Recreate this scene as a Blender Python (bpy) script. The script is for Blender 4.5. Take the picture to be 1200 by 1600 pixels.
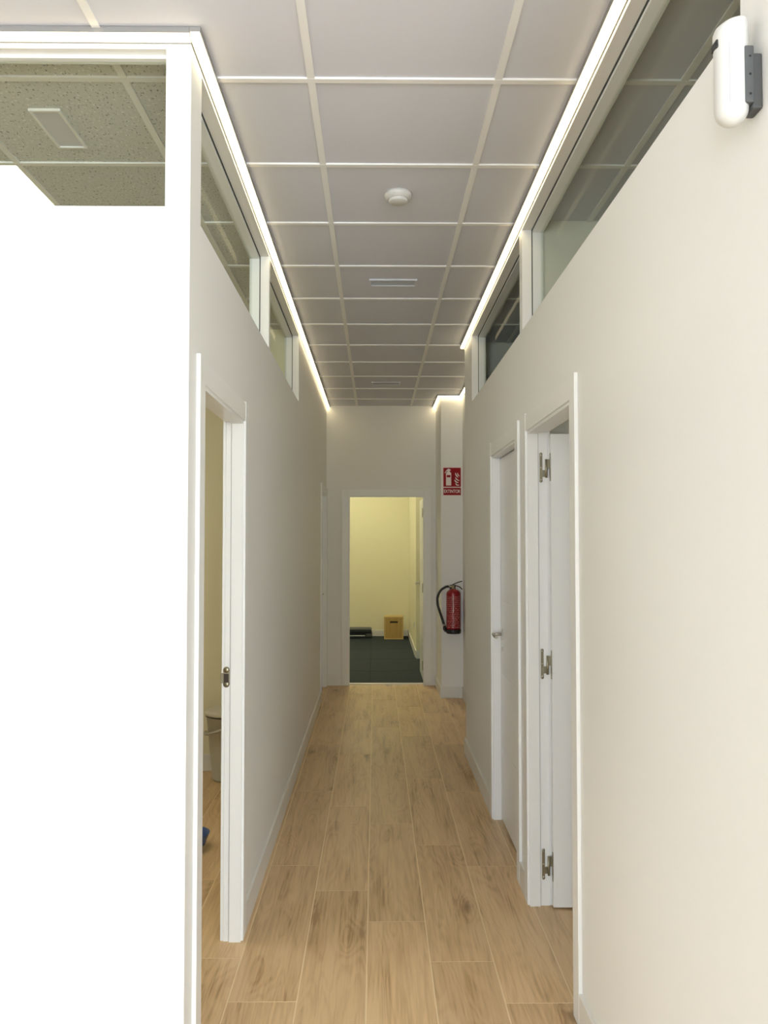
import bpy, bmesh, math, random
from mathutils import Vector, Matrix
random.seed(7)
S = bpy.context.scene
COL = S.collection
for o in list(bpy.data.objects):
    bpy.data.objects.remove(o)

# ------------------------------------------------------------------ camera, sky, daylight, exposure
F_PX, CAM_H = 1290.0, 1.6
PITCH = math.atan(43 / F_PX)
YAW = math.atan(13.5 / F_PX * math.cos(PITCH))
cd = bpy.data.cameras.new('camera')
cd.sensor_fit = 'VERTICAL'; cd.sensor_height = 24.0; cd.lens = F_PX / 1600 * 24.0
cd.clip_start = 0.05; cd.clip_end = 60
cam = bpy.data.objects.new('camera', cd); COL.objects.link(cam)
cam.location = (0, 0, CAM_H); cam.rotation_euler = (math.pi / 2 + PITCH, 0, -YAW)
S.camera = cam

w = bpy.data.worlds.new('sky'); S.world = w; w.use_nodes = True
w.node_tree.nodes['Background'].inputs[0].default_value = (0.85, 0.945, 1.02, 1)
w.node_tree.nodes['Background'].inputs[1].default_value = 13.0

SHOP_Y = -4.2                                   # unseen street wall behind the camera
SHOP_WIN = ((-2.05, -0.80, 0.10, 2.80), (0.95, 3.25, 0.10, 2.80))   # two unglazed openings; pier between added to block daylight from the end wall
for wx0, wx1, wz0, wz1 in SHOP_WIN:
    al = bpy.data.lights.new('shopfront_portal', 'AREA'); al.shape = 'RECTANGLE'
    al.size, al.size_y = wx1 - wx0, wz1 - wz0
    al.cycles.is_portal = True
    alo = bpy.data.objects.new('shopfront_portal', al); COL.objects.link(alo)
    alo.location = ((wx0 + wx1) / 2, SHOP_Y - 0.06, (wz0 + wz1) / 2); alo.rotation_euler = (math.radians(90), 0, 0)

vs = S.view_settings
vs.view_transform = 'Standard'; vs.look = 'None'; vs.gamma = 1.0; vs.use_curve_mapping = False
vs.exposure = 0.30

LED_POWER = 5.4
# ------------------------------------------------------------------ colour and node helpers
def lin(r, g, b):
    f = lambda c: (c / 255 / 12.92) if c / 255 <= 0.04045 else ((c / 255 + 0.055) / 1.055) ** 2.4
    return (f(r), f(g), f(b), 1)

def new_mat(name):
    m = bpy.data.materials.new(name); m.use_nodes = True
    nt = m.node_tree
    b = nt.nodes['Principled BSDF']
    return m, nt, b

def simple(name, col, rough=0.5, metal=0.0, bump=0.0, bscale=200, spec=0.5, vary=0.0):
    m, nt, b = new_mat(name)
    b.inputs['Base Color'].default_value = col
    b.inputs['Roughness'].default_value = rough
    b.inputs['Metallic'].default_value = metal
    b.inputs['Specular IOR Level'].default_value = spec
    tc = nt.nodes.new('ShaderNodeTexCoord')
    n = nt.nodes.new('ShaderNodeTexNoise'); n.inputs['Scale'].default_value = bscale
    n.inputs['Detail'].default_value = 3
    nt.links.new(tc.outputs['Object'], n.inputs['Vector'])
    if bump:
        bp = nt.nodes.new('ShaderNodeBump'); bp.inputs['Strength'].default_value = bump
        bp.inputs['Distance'].default_value = 0.002
        nt.links.new(n.outputs['Fac'], bp.inputs['Height'])
        nt.links.new(bp.outputs['Normal'], b.inputs['Normal'])
    if vary:
        n2 = nt.nodes.new('ShaderNodeTexNoise'); n2.inputs['Scale'].default_value = 1.7
        nt.links.new(tc.outputs['Object'], n2.inputs['Vector'])
        mx = nt.nodes.new('ShaderNodeMixRGB'); mx.blend_type = 'MIX'
        mx.inputs[1].default_value = col
        mx.inputs[2].default_value = tuple(c * (1 - vary) for c in col[:3]) + (1,)
        nt.links.new(n2.outputs['Fac'], mx.inputs[0])
        nt.links.new(mx.outputs[0], b.inputs['Base Color'])
    return m

def emit(name, col, strength):
    m, nt, b = new_mat(name)
    b.inputs['Base Color'].default_value = (0.8, 0.8, 0.8, 1)
    b.inputs['Emission Color'].default_value = col
    b.inputs['Emission Strength'].default_value = strength
    return m

M = {}
M['paint'] = simple('wall_paint', (0.875, 0.868, 0.835, 1), 0.55, bump=0.08, bscale=350, vary=0.03)
M['paint_warm'] = simple('yellowish_wall_paint', (0.80, 0.76, 0.55, 1), 0.6, bump=0.08, bscale=350)
M['paint_room'] = simple('room_wall_paint', (0.76, 0.745, 0.66, 1), 0.6, bump=0.08, bscale=350)
M['vent_cover'] = simple('frosted_vent_cover', (0.66, 0.66, 0.70, 1), 0.5)
M['lacquer'] = simple('white_lacquer', (0.87, 0.87, 0.85, 1), 0.32, bump=0.02, bscale=90)
M['base'] = simple('baseboard_lacquer', (0.80, 0.785, 0.74, 1), 0.35)
M['pvc'] = simple('window_frame_lacquer', (0.78, 0.80, 0.77, 1), 0.35)
M['gasket'] = simple('gasket_rubber', (0.05, 0.055, 0.05, 1), 0.7)
M['tile'] = simple('smooth_ceiling_tile', (0.675, 0.68, 0.735, 1), 0.75, bump=0.05, bscale=300, vary=0.03)
M['tbar'] = simple('ceiling_grid_metal', (0.86, 0.85, 0.83, 1), 0.45)
M['slab'] = simple('plenum', (0.4, 0.4, 0.4, 1), 0.9)
M['alu'] = simple('brushed_aluminium', (0.42, 0.42, 0.42, 1), 0.4, 0.8)
M['led'] = emit('led_diffuser', (1.0, 0.83, 0.50, 1), LED_POWER)
M['panel_on'] = emit('lit_panel_diffuser', (1.0, 0.93, 0.76, 1), 13.5)
M['fill_right'] = emit('added_fill_panel', (1.0, 0.94, 0.75, 1), 3.0)  # added glow to brighten the right room, no such lamp known
M['panel_far'] = emit('warm_panel_diffuser', (1.0, 0.93, 0.60, 1), 15.0)
M['steel'] = simple('satin_nickel', (0.62, 0.60, 0.55, 1), 0.3, 1.0)
M['brass'] = simple('antique_brass', (0.36, 0.33, 0.24, 1), 0.38, 0.9)
M['dark'] = simple('recess_shade', (0.05, 0.035, 0.025, 1), 0.8)  # near-black colour standing in for shade in the box slot and latch
M['plastic'] = simple('white_plastic', (0.66, 0.655, 0.63, 1), 0.35)
M['bracket'] = simple('grey_plastic', (0.085, 0.09, 0.092, 1), 0.5)
M['grille'] = simple('grey_grille', (0.47, 0.47, 0.47, 1), 0.6)
M['red'] = simple('red_enamel', (0.29, 0.006, 0.014, 1), 0.3)
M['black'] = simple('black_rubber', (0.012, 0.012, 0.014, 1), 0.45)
M['sign_red'] = simple('sign_red', (0.30, 0.002, 0.006, 1), 0.5, spec=0.2)
M['sign_white'] = simple('sign_white', (0.85, 0.74, 0.70, 1), 0.5)
M['bin'] = simple('grey_bin_plastic', (0.47, 0.45, 0.38, 1), 0.4)
M['bin_lid'] = simple('cream_lid_plastic', (0.68, 0.65, 0.54, 1), 0.38)
M['blue'] = simple('blue_plastic', (0.06, 0.11, 0.30, 1), 0.4)
M['step_black'] = simple('black_plastic', (0.014, 0.017, 0.019, 1), 0.45)
M['step_grey'] = simple('grey_rubber_top', (0.10, 0.11, 0.12, 1), 0.7)
M['step_streak'] = simple('painted_light_streak', (0.75, 0.82, 0.82, 1), 0.5)
M['threshold'] = simple('threshold_metal', (0.75, 0.73, 0.66, 1), 0.3, 0.7)
M['grout'] = simple('beige_grout', (0.86, 0.70, 0.47, 1), 0.85, bump=0.1)

def glass():
    m = bpy.data.materials.new('window_glass'); m.use_nodes = True
    nt = m.node_tree; nt.nodes.clear()
    out = nt.nodes.new('ShaderNodeOutputMaterial')
    tr = nt.nodes.new('ShaderNodeBsdfTransparent'); tr.inputs[0].default_value = (0.90, 0.915, 0.89, 1)
    gl = nt.nodes.new('ShaderNodeBsdfGlossy'); gl.inputs['Roughness'].default_value = 0.0
    fr = nt.nodes.new('ShaderNodeFresnel'); fr.inputs[0].default_value = 1.02
    ge = nt.nodes.new('ShaderNodeNewGeometry')
    inv = nt.nodes.new('ShaderNodeMath'); inv.operation = 'SUBTRACT'; inv.inputs[0].default_value = 1
    mul = nt.nodes.new('ShaderNodeMath'); mul.operation = 'MULTIPLY'
    mx = nt.nodes.new('ShaderNodeMixShader')
    coat = nt.nodes.new('ShaderNodeMath'); coat.operation = 'MULTIPLY'; coat.inputs[1].default_value = 0.4     # low-reflection pane
    L = nt.links.new
    L(ge.outputs['Backfacing'], inv.inputs[1]); L(inv.outputs[0], mul.inputs[0]); L(fr.outputs[0], mul.inputs[1])
    L(mul.outputs[0], coat.inputs[0]); L(coat.outputs[0], mx.inputs[0]); L(tr.outputs[0], mx.inputs[1]); L(gl.outputs[0], mx.inputs[2])
    L(mx.outputs[0], out.inputs[0])
    return m
M['glass'] = glass()

def speckle():
    m, nt, b = new_mat('fissured_mineral_tile')
    L = nt.links.new
    b.inputs['Roughness'].default_value = 0.85
    tc = nt.nodes.new('ShaderNodeTexCoord')
    mp = nt.nodes.new('ShaderNodeMapping'); mp.inputs['Scale'].default_value = (1.6, 0.8, 1)
    L(tc.outputs['Object'], mp.inputs[0])
    n1 = nt.nodes.new('ShaderNodeTexNoise'); n1.inputs['Scale'].default_value = 80; n1.inputs['Detail'].default_value = 2
    n2 = nt.nodes.new('ShaderNodeTexNoise'); n2.inputs['Scale'].default_value = 85; n2.inputs['Detail'].default_value = 1
    L(mp.outputs[0], n1.inputs[0]); L(tc.outputs['Object'], n2.inputs[0])
    r1 = nt.nodes.new('ShaderNodeValToRGB'); r1.color_ramp.elements[0].position = 0.615; r1.color_ramp.elements[1].position = 0.66
    r2 = nt.nodes.new('ShaderNodeValToRGB'); r2.color_ramp.elements[0].position = 0.64; r2.color_ramp.elements[1].position = 0.69
    L(n1.outputs['Fac'], r1.inputs[0]); L(n2.outputs['Fac'], r2.inputs[0])
    m1 = nt.nodes.new('ShaderNodeMixRGB'); m1.inputs[1].default_value = (0.66, 0.66, 0.63, 1); m1.inputs[2].default_value = (0.30, 0.30, 0.28, 1)
    m2 = nt.nodes.new('ShaderNodeMixRGB'); m2.inputs[2].default_value = (0.85, 0.85, 0.82, 1)
    L(r1.outputs[0], m1.inputs[0]); L(m1.outputs[0], m2.inputs[1]); L(r2.outputs[0], m2.inputs[0])
    L(m2.outputs[0], b.inputs['Base Color'])
    bp = nt.nodes.new('ShaderNodeBump'); bp.invert = True; bp.inputs['Strength'].default_value = 0.3; bp.inputs['Distance'].default_value = 0.003
    L(r1.outputs[0], bp.inputs['Height']); L(bp.outputs['Normal'], b.inputs['Normal'])
    return m
M['tile_speck'] = speckle()

def wood(name, light, mid, dark, grain=1.0, rough=0.38, knots=True):
    m, nt, b = new_mat(name)
    L = nt.links.new
    def N(t, **kw):
        n = nt.nodes.new(t)
        for k, v in kw.items(): setattr(n, k, v)
        return n
    def math_(op, a, b_):
        n = N('ShaderNodeMath', operation=op)
        for i, v in enumerate((a, b_)):
            if isinstance(v, (int, float)): n.inputs[i].default_value = v
            else: L(v, n.inputs[i])
        return n.outputs[0]
    def smooth(v, lo, hi, o0=0.0, o1=1.0):
        n = N('ShaderNodeMapRange', interpolation_type='SMOOTHSTEP')
        L(v, n.inputs['Value'])
        for k_, x in (('From Min', lo), ('From Max', hi), ('To Min', o0), ('To Max', o1)): n.inputs[k_].default_value = x
        return n.outputs[0]
    tc = N('ShaderNodeTexCoord'); oi = N('ShaderNodeObjectInfo')
    off = N('ShaderNodeVectorMath', operation='SCALE'); off.inputs[0].default_value = (17.3, 61.7, 0)
    L(oi.outputs['Random'], off.inputs['Scale'])
    add = N('ShaderNodeVectorMath', operation='ADD')
    L(tc.outputs['Object'], add.inputs[0]); L(off.outputs[0], add.inputs[1])
    def mapped(sx, sy):
        mp = N('ShaderNodeMapping'); mp.inputs['Scale'].default_value = (sx * grain, sy * grain, 1)
        L(add.outputs[0], mp.inputs[0]); return mp.outputs[0]
    def noise(sx, sy, detail, dist=0.0, rough_=0.55):
        n = N('ShaderNodeTexNoise'); n.inputs['Scale'].default_value = 1.0; n.inputs['Detail'].default_value = detail
        n.inputs['Distortion'].default_value = dist; n.inputs['Roughness'].default_value = rough_
        L(mapped(sx, sy), n.inputs[0]); return n.outputs['Fac']
    fine = noise(95, 4.0, 5, 0.3)
    streak = noise(22, 1.3, 4, 0.8)
    tone = noise(6, 1.1, 2, 0.6)
    fig = noise(7.5, 0.85, 1.5, 0.5)
    # sparse knots: the figure bends round them
    vo = N('ShaderNodeTexVoronoi', feature='F1'); vo.inputs['Scale'].default_value = 1.0
    vo.inputs['Randomness'].default_value = 1.0
    wob = noise(14, 6, 2)
    vec = N('ShaderNodeVectorMath', operation='MULTIPLY_ADD')
    L(mapped(4.2, 1.55), vec.inputs[0]); vec.inputs[1].default_value = (1, 1, 0)
    cmb = N('ShaderNodeCombineXYZ'); L(math_('MULTIPLY', wob, 0.22), cmb.inputs[0]); L(math_('MULTIPLY', wob, 0.16), cmb.inputs[1])
    L(cmb.outputs[0], vec.inputs[2]); L(vec.outputs[0], vo.inputs['Vector'])
    near = smooth(vo.outputs['Distance'], 0.02, 0.34, 1.0, 0.0)
    if not knots: near = math_('MULTIPLY', near, 0.0)
    n2 = math_('ADD', fig, math_('MULTIPLY', near, 0.16))
    rings = math_('SINE', math_('MULTIPLY', n2, 95.0), 0.0)
    rings = smooth(rings, -0.6, 1.0)
    v = math_('ADD', math_('MULTIPLY', fine, 0.42), math_('MULTIPLY', streak, 0.42))
    v = math_('ADD', v, math_('MULTIPLY', tone, 0.34))
    v = math_('SUBTRACT', v, math_('MULTIPLY', rings, 0.055))
    v = math_('SUBTRACT', v, math_('MULTIPLY', near, 0.10))
    ramp = N('ShaderNodeValToRGB'); e = ramp.color_ramp.elements
    e[0].position = 0.385; e[0].color = dark
    e[1].position = 0.64; e[1].color = light
    em = e.new(0.50); em.color = mid
    L(v, ramp.inputs[0])
    core = smooth(vo.outputs['Distance'], 0.03, 0.12, 0.75 if knots else 0.0, 0.0)
    kmx = N('ShaderNodeMixRGB'); kmx.inputs[2].default_value = tuple(c * 0.62 for c in dark[:3]) + (1,)
    L(core, kmx.inputs[0]); L(ramp.outputs[0], kmx.inputs[1])
    hs = N('ShaderNodeHueSaturation')
    vr = N('ShaderNodeMapRange'); vr.inputs['To Min'].default_value = 0.93; vr.inputs['To Max'].default_value = 1.07
    L(oi.outputs['Random'], vr.inputs['Value']); L(vr.outputs[0], hs.inputs['Value'])
    L(kmx.outputs[0], hs.inputs['Color']); L(hs.outputs[0], b.inputs['Base Color'])
    L(smooth(fine, 0.2, 0.8, rough - 0.06, rough + 0.12), b.inputs['Roughness'])
    bp = N('ShaderNodeBump'); bp.inputs['Strength'].default_value = 0.10; bp.inputs['Distance'].default_value = 0.0015
    L(fine, bp.inputs['Height']); L(bp.outputs['Normal'], b.inputs['Normal'])
    return m
M['plank'] = wood('oak_porcelain_plank', (0.72, 0.515, 0.29, 1), (0.60, 0.405, 0.215, 1), (0.39, 0.24, 0.11, 1))
M['ply'] = wood('birch_plywood', (0.48, 0.32, 0.11, 1), (0.42, 0.27, 0.085, 1), (0.32, 0.19, 0.05, 1), 1.5, 0.5, False)
M['ply_edge'] = simple('plywood_edge', (0.58, 0.42, 0.17, 1), 0.6)

def mat_rubber():
    m, nt, b = new_mat('rubber_floor_mat'); L = nt.links.new
    tc = nt.nodes.new('ShaderNodeTexCoord'); n = nt.nodes.new('ShaderNodeTexNoise')
    mp = nt.nodes.new('ShaderNodeMapping'); mp.inputs['Scale'].default_value = (1, 5, 1)
    n.inputs['Scale'].default_value = 4; n.inputs['Detail'].default_value = 5
    L(tc.outputs['Object'], mp.inputs[0]); L(mp.outputs[0], n.inputs[0])
    r = nt.nodes.new('ShaderNodeValToRGB')
    r.color_ramp.elements[0].color = (0.024, 0.032, 0.042, 1); r.color_ramp.elements[1].color = (0.038, 0.050, 0.062, 1)
    L(n.outputs['Fac'], r.inputs[0]); L(r.outputs[0], b.inputs['Base Color']); b.inputs['Roughness'].default_value = 0.85; b.inputs['Specular IOR Level'].default_value = 0.2
    return m
M['mat'] = mat_rubber()

def ext_label():
    # white print on the red cylinder: fine unreadable lines of text and a small icon row
    m, nt, b = new_mat('printed_extinguisher_label'); L = nt.links.new
    b.inputs['Roughness'].default_value = 0.35
    tc = nt.nodes.new('ShaderNodeTexCoord')
    sp = nt.nodes.new('ShaderNodeSeparateXYZ'); L(tc.outputs['Object'], sp.inputs[0])
    at = nt.nodes.new('ShaderNodeMath'); at.operation = 'ARCTAN2'
    L(sp.outputs['X'], at.inputs[0]); L(sp.outputs['Y'], at.inputs[1])
    cb = nt.nodes.new('ShaderNodeCombineXYZ')
    L(at.outputs[0], cb.inputs['X']); L(sp.outputs['Z'], cb.inputs['Y'])
    wv = nt.nodes.new('ShaderNodeMath'); wv.operation = 'SINE'
    ms = nt.nodes.new('ShaderNodeMath'); ms.operation = 'MULTIPLY'; ms.inputs[1].default_value = 330
    L(sp.outputs['Z'], ms.inputs[0]); L(ms.outputs[0], wv.inputs[0])
    mp = nt.nodes.new('ShaderNodeMapping'); mp.inputs['Scale'].default_value = (14, 52, 1)
    L(cb.outputs[0], mp.inputs[0])
    n = nt.nodes.new('ShaderNodeTexNoise'); n.inputs['Scale'].default_value = 1.0; n.inputs['Detail'].default_value = 3
    L(mp.outputs[0], n.inputs[0])
    g = nt.nodes.new('ShaderNodeMath'); g.operation = 'GREATER_THAN'; g.inputs[1].default_value = 0.53
    L(n.outputs['Fac'], g.inputs[0])
    g2 = nt.nodes.new('ShaderNodeMath'); g2.operation = 'GREATER_THAN'; g2.inputs[1].default_value = -0.1
    L(wv.outputs[0], g2.inputs[0])
    mu = nt.nodes.new('ShaderNodeMath'); mu.operation = 'MULTIPLY'; L(g.outputs[0], mu.inputs[0]); L(g2.outputs[0], mu.inputs[1])
    mx = nt.nodes.new('ShaderNodeMixRGB'); mx.inputs[1].default_value = (0.29, 0.006, 0.014, 1); mx.inputs[2].default_value = (0.62, 0.36, 0.33, 1)
    L(mu.outputs[0], mx.inputs[0]); L(mx.outputs[0], b.inputs['Base Color'])
    return m
M['ext_label'] = ext_label()

# ------------------------------------------------------------------ geometry helpers
ORG = {}
class MB:
    """collects boxes, lathes, tubes and prisms given in world coordinates"""
    def __init__(s): s.v = []; s.f = []; s.sm = []
    def box(s, x0, x1, y0, y1, z0, z1, c=0.0):
        x0, x1 = min(x0, x1), max(x0, x1); y0, y1 = min(y0, y1), max(y0, y1); z0, z1 = min(z0, z1), max(z0, z1)
        if c <= 0:
            n = len(s.v)
            s.v += [(x0, y0, z0), (x1, y0, z0), (x1, y1, z0), (x0, y1, z0), (x0, y0, z1), (x1, y0, z1), (x1, y1, z1), (x0, y1, z1)]
            s.f += [tuple(n + i for i in q) for q in ((3, 2, 1, 0), (4, 5, 6, 7), (0, 1, 5, 4), (1, 2, 6, 5), (2, 3, 7, 6), (3, 0, 4, 7))]
            s.sm += [False] * 6
        else:
            bm = bmesh.new(); bmesh.ops.create_cube(bm, size=1)
            for v in bm.verts:
                v.co = Vector(((x0 + x1) / 2 + v.co.x * (x1 - x0), (y0 + y1) / 2 + v.co.y * (y1 - y0), (z0 + z1) / 2 + v.co.z * (z1 - z0)))
            bmesh.ops.bevel(bm, geom=list(bm.edges), offset=c, segments=2, affect='EDGES', profile=0.5)
            s.add_bm(bm)
        return s
    def add_bm(s, bm, smooth=False):
        n = len(s.v); bm.verts.index_update()
        s.v += [tuple(v.co) for v in bm.verts]
        for f in bm.faces:
            s.f.append(tuple(n + v.index for v in f.verts)); s.sm.append(smooth)
        bm.free()
    def lathe(s, cx, cy, prof, seg=32, zoff=0.0, mtx=None, smooth=True):
        n = len(s.v); k = len(prof)
        for i in range(seg):
            a = 2 * math.pi * i / seg
            for r, z in prof:
                p = Vector((r * math.cos(a), r * math.sin(a), z))
                if mtx is not None: p = mtx @ p
                s.v.append((p.x + cx, p.y + cy, p.z + zoff))
        for i in range(seg):
            j = (i + 1) % seg
            for t in range(k - 1):
                s.f.append((n + i * k + t, n + j * k + t, n + j * k + t + 1, n + i * k + t + 1)); s.sm.append(smooth)
        for t, rev in ((0, True), (k - 1, False)):
            if prof[t][0] > 1e-5:
                ring = [n + i * k + t for i in range(seg)]
                s.f.append(tuple(reversed(ring)) if rev else tuple(ring)); s.sm.append(False)
        return s
    def tube(s, pts, r, seg=12, close=True):
        pts = [Vector(p) for p in pts]; n = len(s.v)
        rs = r if isinstance(r, (list, tuple)) else [r] * len(pts)
        up = None
        for i, p in enumerate(pts):
            d = (pts[min(i + 1, len(pts) - 1)] - pts[max(i - 1, 0)]).normalized()
            if up is None:
                up = d.orthogonal().normalized()
            up = (up - d * up.dot(d)).normalized(); sd = d.cross(up)
            for j in range(seg):
                a = 2 * math.pi * j / seg
                s.v.append(tuple(p + (up * math.cos(a) + sd * math.sin(a)) * rs[i]))
        for i in range(len(pts) - 1):
            for j in range(seg):
                k = (j + 1) % seg
                s.f.append((n + i * seg + j, n + i * seg + k, n + (i + 1) * seg + k, n + (i + 1) * seg + j)); s.sm.append(True)
        if close:
            s.f.append(tuple(n + j for j in reversed(range(seg)))); s.sm.append(False)
            s.f.append(tuple(n + (len(pts) - 1) * seg + j for j in range(seg))); s.sm.append(False)
        return s
    def prism(s, poly, to3, t0, t1):
        """poly: 2D outline; to3(u, v, t) -> world point"""
        n = len(s.v); k = len(poly)
        s.v += [to3(u, v, t0) for u, v in poly] + [to3(u, v, t1) for u, v in poly]
        s.f.append(tuple(n + i for i in range(k))); s.f.append(tuple(n + k + i for i in reversed(range(k))))
        for i in range(k):
            j = (i + 1) % k
            s.f.append((n + j, n + i, n + k + i, n + k + j))
        s.sm += [False] * (k + 2)
        return s
    def build(s, name, mat, parent=None, org=(0, 0, 0), fix=True):
        if parent is not None: org = ORG[parent.name]
        me = bpy.data.meshes.new(name)
        me.from_pydata([(a - org[0], b - org[1], c - org[2]) for a, b, c in s.v], [], s.f)
        for p, q in zip(me.polygons, s.sm): p.use_smooth = q
        if fix:
            bm = bmesh.new(); bm.from_mesh(me); bmesh.ops.recalc_face_normals(bm, faces=bm.faces); bm.to_mesh(me); bm.free()
        me.materials.append(M[mat]); me.update()
        o = bpy.data.objects.new(name, me); COL.objects.link(o)
        if parent is not None: o.parent = parent
        else: o.location = org
        ORG[o.name] = org
        return o

def empty(name, loc):
    o = bpy.data.objects.new(name, None); COL.objects.link(o); o.location = loc
    o.empty_display_size = 0.05
    ORG[o.name] = tuple(loc); return o

def tag(o, label=None, cat=None, group=None, kind=None):
    if label: o['label'] = label
    if cat: o['category'] = cat
    if group: o['group'] = group
    if kind: o['kind'] = kind
    return o

def spline(pts, n=10):
    P = [Vector(p) for p in pts]; P = [P[0] * 2 - P[1]] + P + [P[-1] * 2 - P[-2]]
    out = []
    for i in range(1, len(P) - 2):
        for j in range(n):
            t = j / n
            a, b, c, d = P[i - 1], P[i], P[i + 1], P[i + 2]
            out.append(0.5 * (2 * b + (c - a) * t + (2 * a - 5 * b + 4 * c - d) * t * t + (3 * b - a - 3 * c + d) * t ** 3))
    out.append(P[-2]); return out

def wall(name, axis, w0, w1, u0, u1, z0, z1, holes, mat, label):
    """a wall slab w0..w1 thick, running u0..u1, with rectangular holes (ua, ub, za, zb) cut right through it"""
    us = sorted({u0, u1} | {min(max(c, u0), u1) for h in holes for c in h[:2]})
    zs = sorted({z0, z1} | {min(max(c, z0), z1) for h in holes for c in h[2:]})
    def solid(i, j):
        if not (0 <= i < len(us) - 1 and 0 <= j < len(zs) - 1): return False
        u, z = (us[i] + us[i + 1]) / 2, (zs[j] + zs[j + 1]) / 2
        return not any(h[0] < u < h[1] and h[2] < z < h[3] for h in holes)
    P = (lambda u, w_, z: (w_, u, z)) if axis == 'x' else (lambda u, w_, z: (u, w_, z))
    m = MB(); idx = {}
    def vid(p):
        if p not in idx: idx[p] = len(m.v); m.v.append(p)
        return idx[p]
    def quad(*ps): m.f.append(tuple(vid(p) for p in ps)); m.sm.append(False)
    for i in range(len(us) - 1):
        for j in range(len(zs) - 1):
            if not solid(i, j): continue
            a, b, c, d = us[i], us[i + 1], zs[j], zs[j + 1]
            quad(P(a, w0, c), P(b, w0, c), P(b, w0, d), P(a, w0, d))
            quad(P(a, w1, c), P(a, w1, d), P(b, w1, d), P(b, w1, c))
            if not solid(i - 1, j): quad(P(a, w0, c), P(a, w0, d), P(a, w1, d), P(a, w1, c))
            if not solid(i + 1, j): quad(P(b, w0, c), P(b, w1, c), P(b, w1, d), P(b, w0, d))
            if not solid(i, j - 1): quad(P(a, w0, c), P(a, w1, c), P(b, w1, c), P(b, w0, c))
            if not solid(i, j + 1): quad(P(a, w0, d), P(b, w0, d), P(b, w1, d), P(a, w1, d))
    return tag(m.build(name, mat), label, kind='structure')

# ------------------------------------------------------------------ the shell
XL, XR = -0.54, 0.68            # corridor faces of the two long walls
TH = 0.085                      # right hand walls
THL = 0.066                     # left partitions are thinner
YF = 2.38                       # front face of the wall that faces the camera on the left
YE = 9.12                       # end wall
CZ = 3.076                      # underside of the ceiling grid
WT = 3.10                       # wall tops
WZ0, WZ1 = 2.57, 3.037          # transom windows
DH = 2.10                       # rough door height
LW1, LW2 = (2.525, 4.157), (4.205, 5.783)
RW1, RW2 = (1.50, 3.782), (3.852, 5.777)
FW = (-2.35, -0.613)
D1 = (2.565, 3.342); D2 = (2.837, 3.650); D3 = (3.952, 4.764); D4 = (8.237, 9.025); D5 = (-0.283, 0.528)
rough = lambda d: (d[0] - 0.03, d[1] + 0.03, -0.01, DH)

wall('wall_left', 'x', XL - THL, XL, YF + THL, YE, -0.01, WT,
     [LW1 + (WZ0, WZ1), LW2 + (WZ0, WZ1), rough(D1), rough(D4)], 'paint', 'off-white corridor wall on the left with transom windows above')
wall('wall_right', 'x', XR, XR + TH, 1.32, 6.24, -0.01, WT,
     [RW1 + (WZ0, WZ1), RW2 + (WZ0, WZ1), rough(D2), rough(D3)], 'paint', 'long off-white wall on the right with two doors')
wall('wall_front', 'y', YF, YF + THL, -3.3, XL, -0.01, WT, [FW + (WZ0, WZ1)], 'paint', 'bright white wall facing the camera on the left')
wall('wall_end', 'y', YE, YE + TH, -2.7, 1.4, -0.01, WT, [rough(D5)], 'paint', 'wall closing the far end of the corridor')
wall('wall_niche', 'x', 0.89, 0.99, 6.24, YE, -0.01, WT, [], 'paint', 'set-back wall beyond the right corner')
wall('wall_pilaster', 'x', 0.67, 0.89, 8.40, YE, -0.01, WT, [], 'paint', 'square pilaster in the far right corner carrying the extinguisher')
# side rooms
wall('wall_left_room_back', 'y', 5.79, 5.87, -2.7, XL - THL, -0.01, WT, [], 'paint_warm', 'pale yellow back wall of the left room')
wall('wall_left_room_side', 'x', -2.78, -2.70, YF + THL, 5.87, -0.01, WT, [], 'paint_warm', 'far side wall of the left room')
wall('wall_right_room_divider', 'y', 3.785, 3.849, XR + TH, 2.5, -0.01, WT, [], 'paint_room', 'partition between the two right rooms')
wall('wall_right_room_side', 'x', 2.5, 2.58, 1.40, 6.24, -0.01, WT, [], 'paint_room', 'far side wall of the right rooms')
wall('wall_right_room_near', 'y', 1.32, 1.40, XR + TH, 2.58, -0.01, WT, [], 'paint', 'near wall of the right room')
wall('wall_hall_front_right', 'y', 1.32, 1.40, 2.58, 3.4, -0.01, WT, [], 'paint', 'front right wall of the entrance hall')
wall('wall_hall_right', 'x', 3.3, 3.4, SHOP_Y, 1.32, -0.01, WT, [], 'paint', 'right wall of the entrance hall')
wall('wall_right_room_back', 'y', 6.16, 6.24, XR + TH, 2.5, -0.01, WT, [], 'paint_room', 'back wall of the dark right room')
# room at the end of the corridor
wall('wall_far_room_back', 'y', 13.66, 13.74, -2.7, 1.4, -0.01, WT, [], 'paint_warm', 'yellowish back wall of the exercise room')
wall('wall_far_room_corner', 'y', 11.157, 13.66, 0.55, 1.3, -0.01, WT, [], 'paint_warm', 'yellowish projecting corner of the exercise room')
wall('wall_far_room_right', 'x', 1.3, 1.38, YE + TH, 13.66, -0.01, WT, [], 'paint_warm', 'right wall of the exercise room')
wall('wall_far_room_left', 'x', -2.78, -2.70, YE, 13.74, -0.01, WT, [], 'paint_warm', 'left wall of the exercise room')
# entrance hall around the camera: open shopfront to the street
wall('wall_shopfront', 'y', SHOP_Y - 0.12, SHOP_Y, -3.4, 3.4, -0.01, WT, list(SHOP_WIN), 'paint', 'unseen street wall behind the camera with two daylight openings and an added pier between')
wall('wall_hall_left', 'x', -3.4, -3.3, SHOP_Y, YF + THL, -0.01, WT, [], 'paint', 'left wall of the entrance hall')

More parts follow.
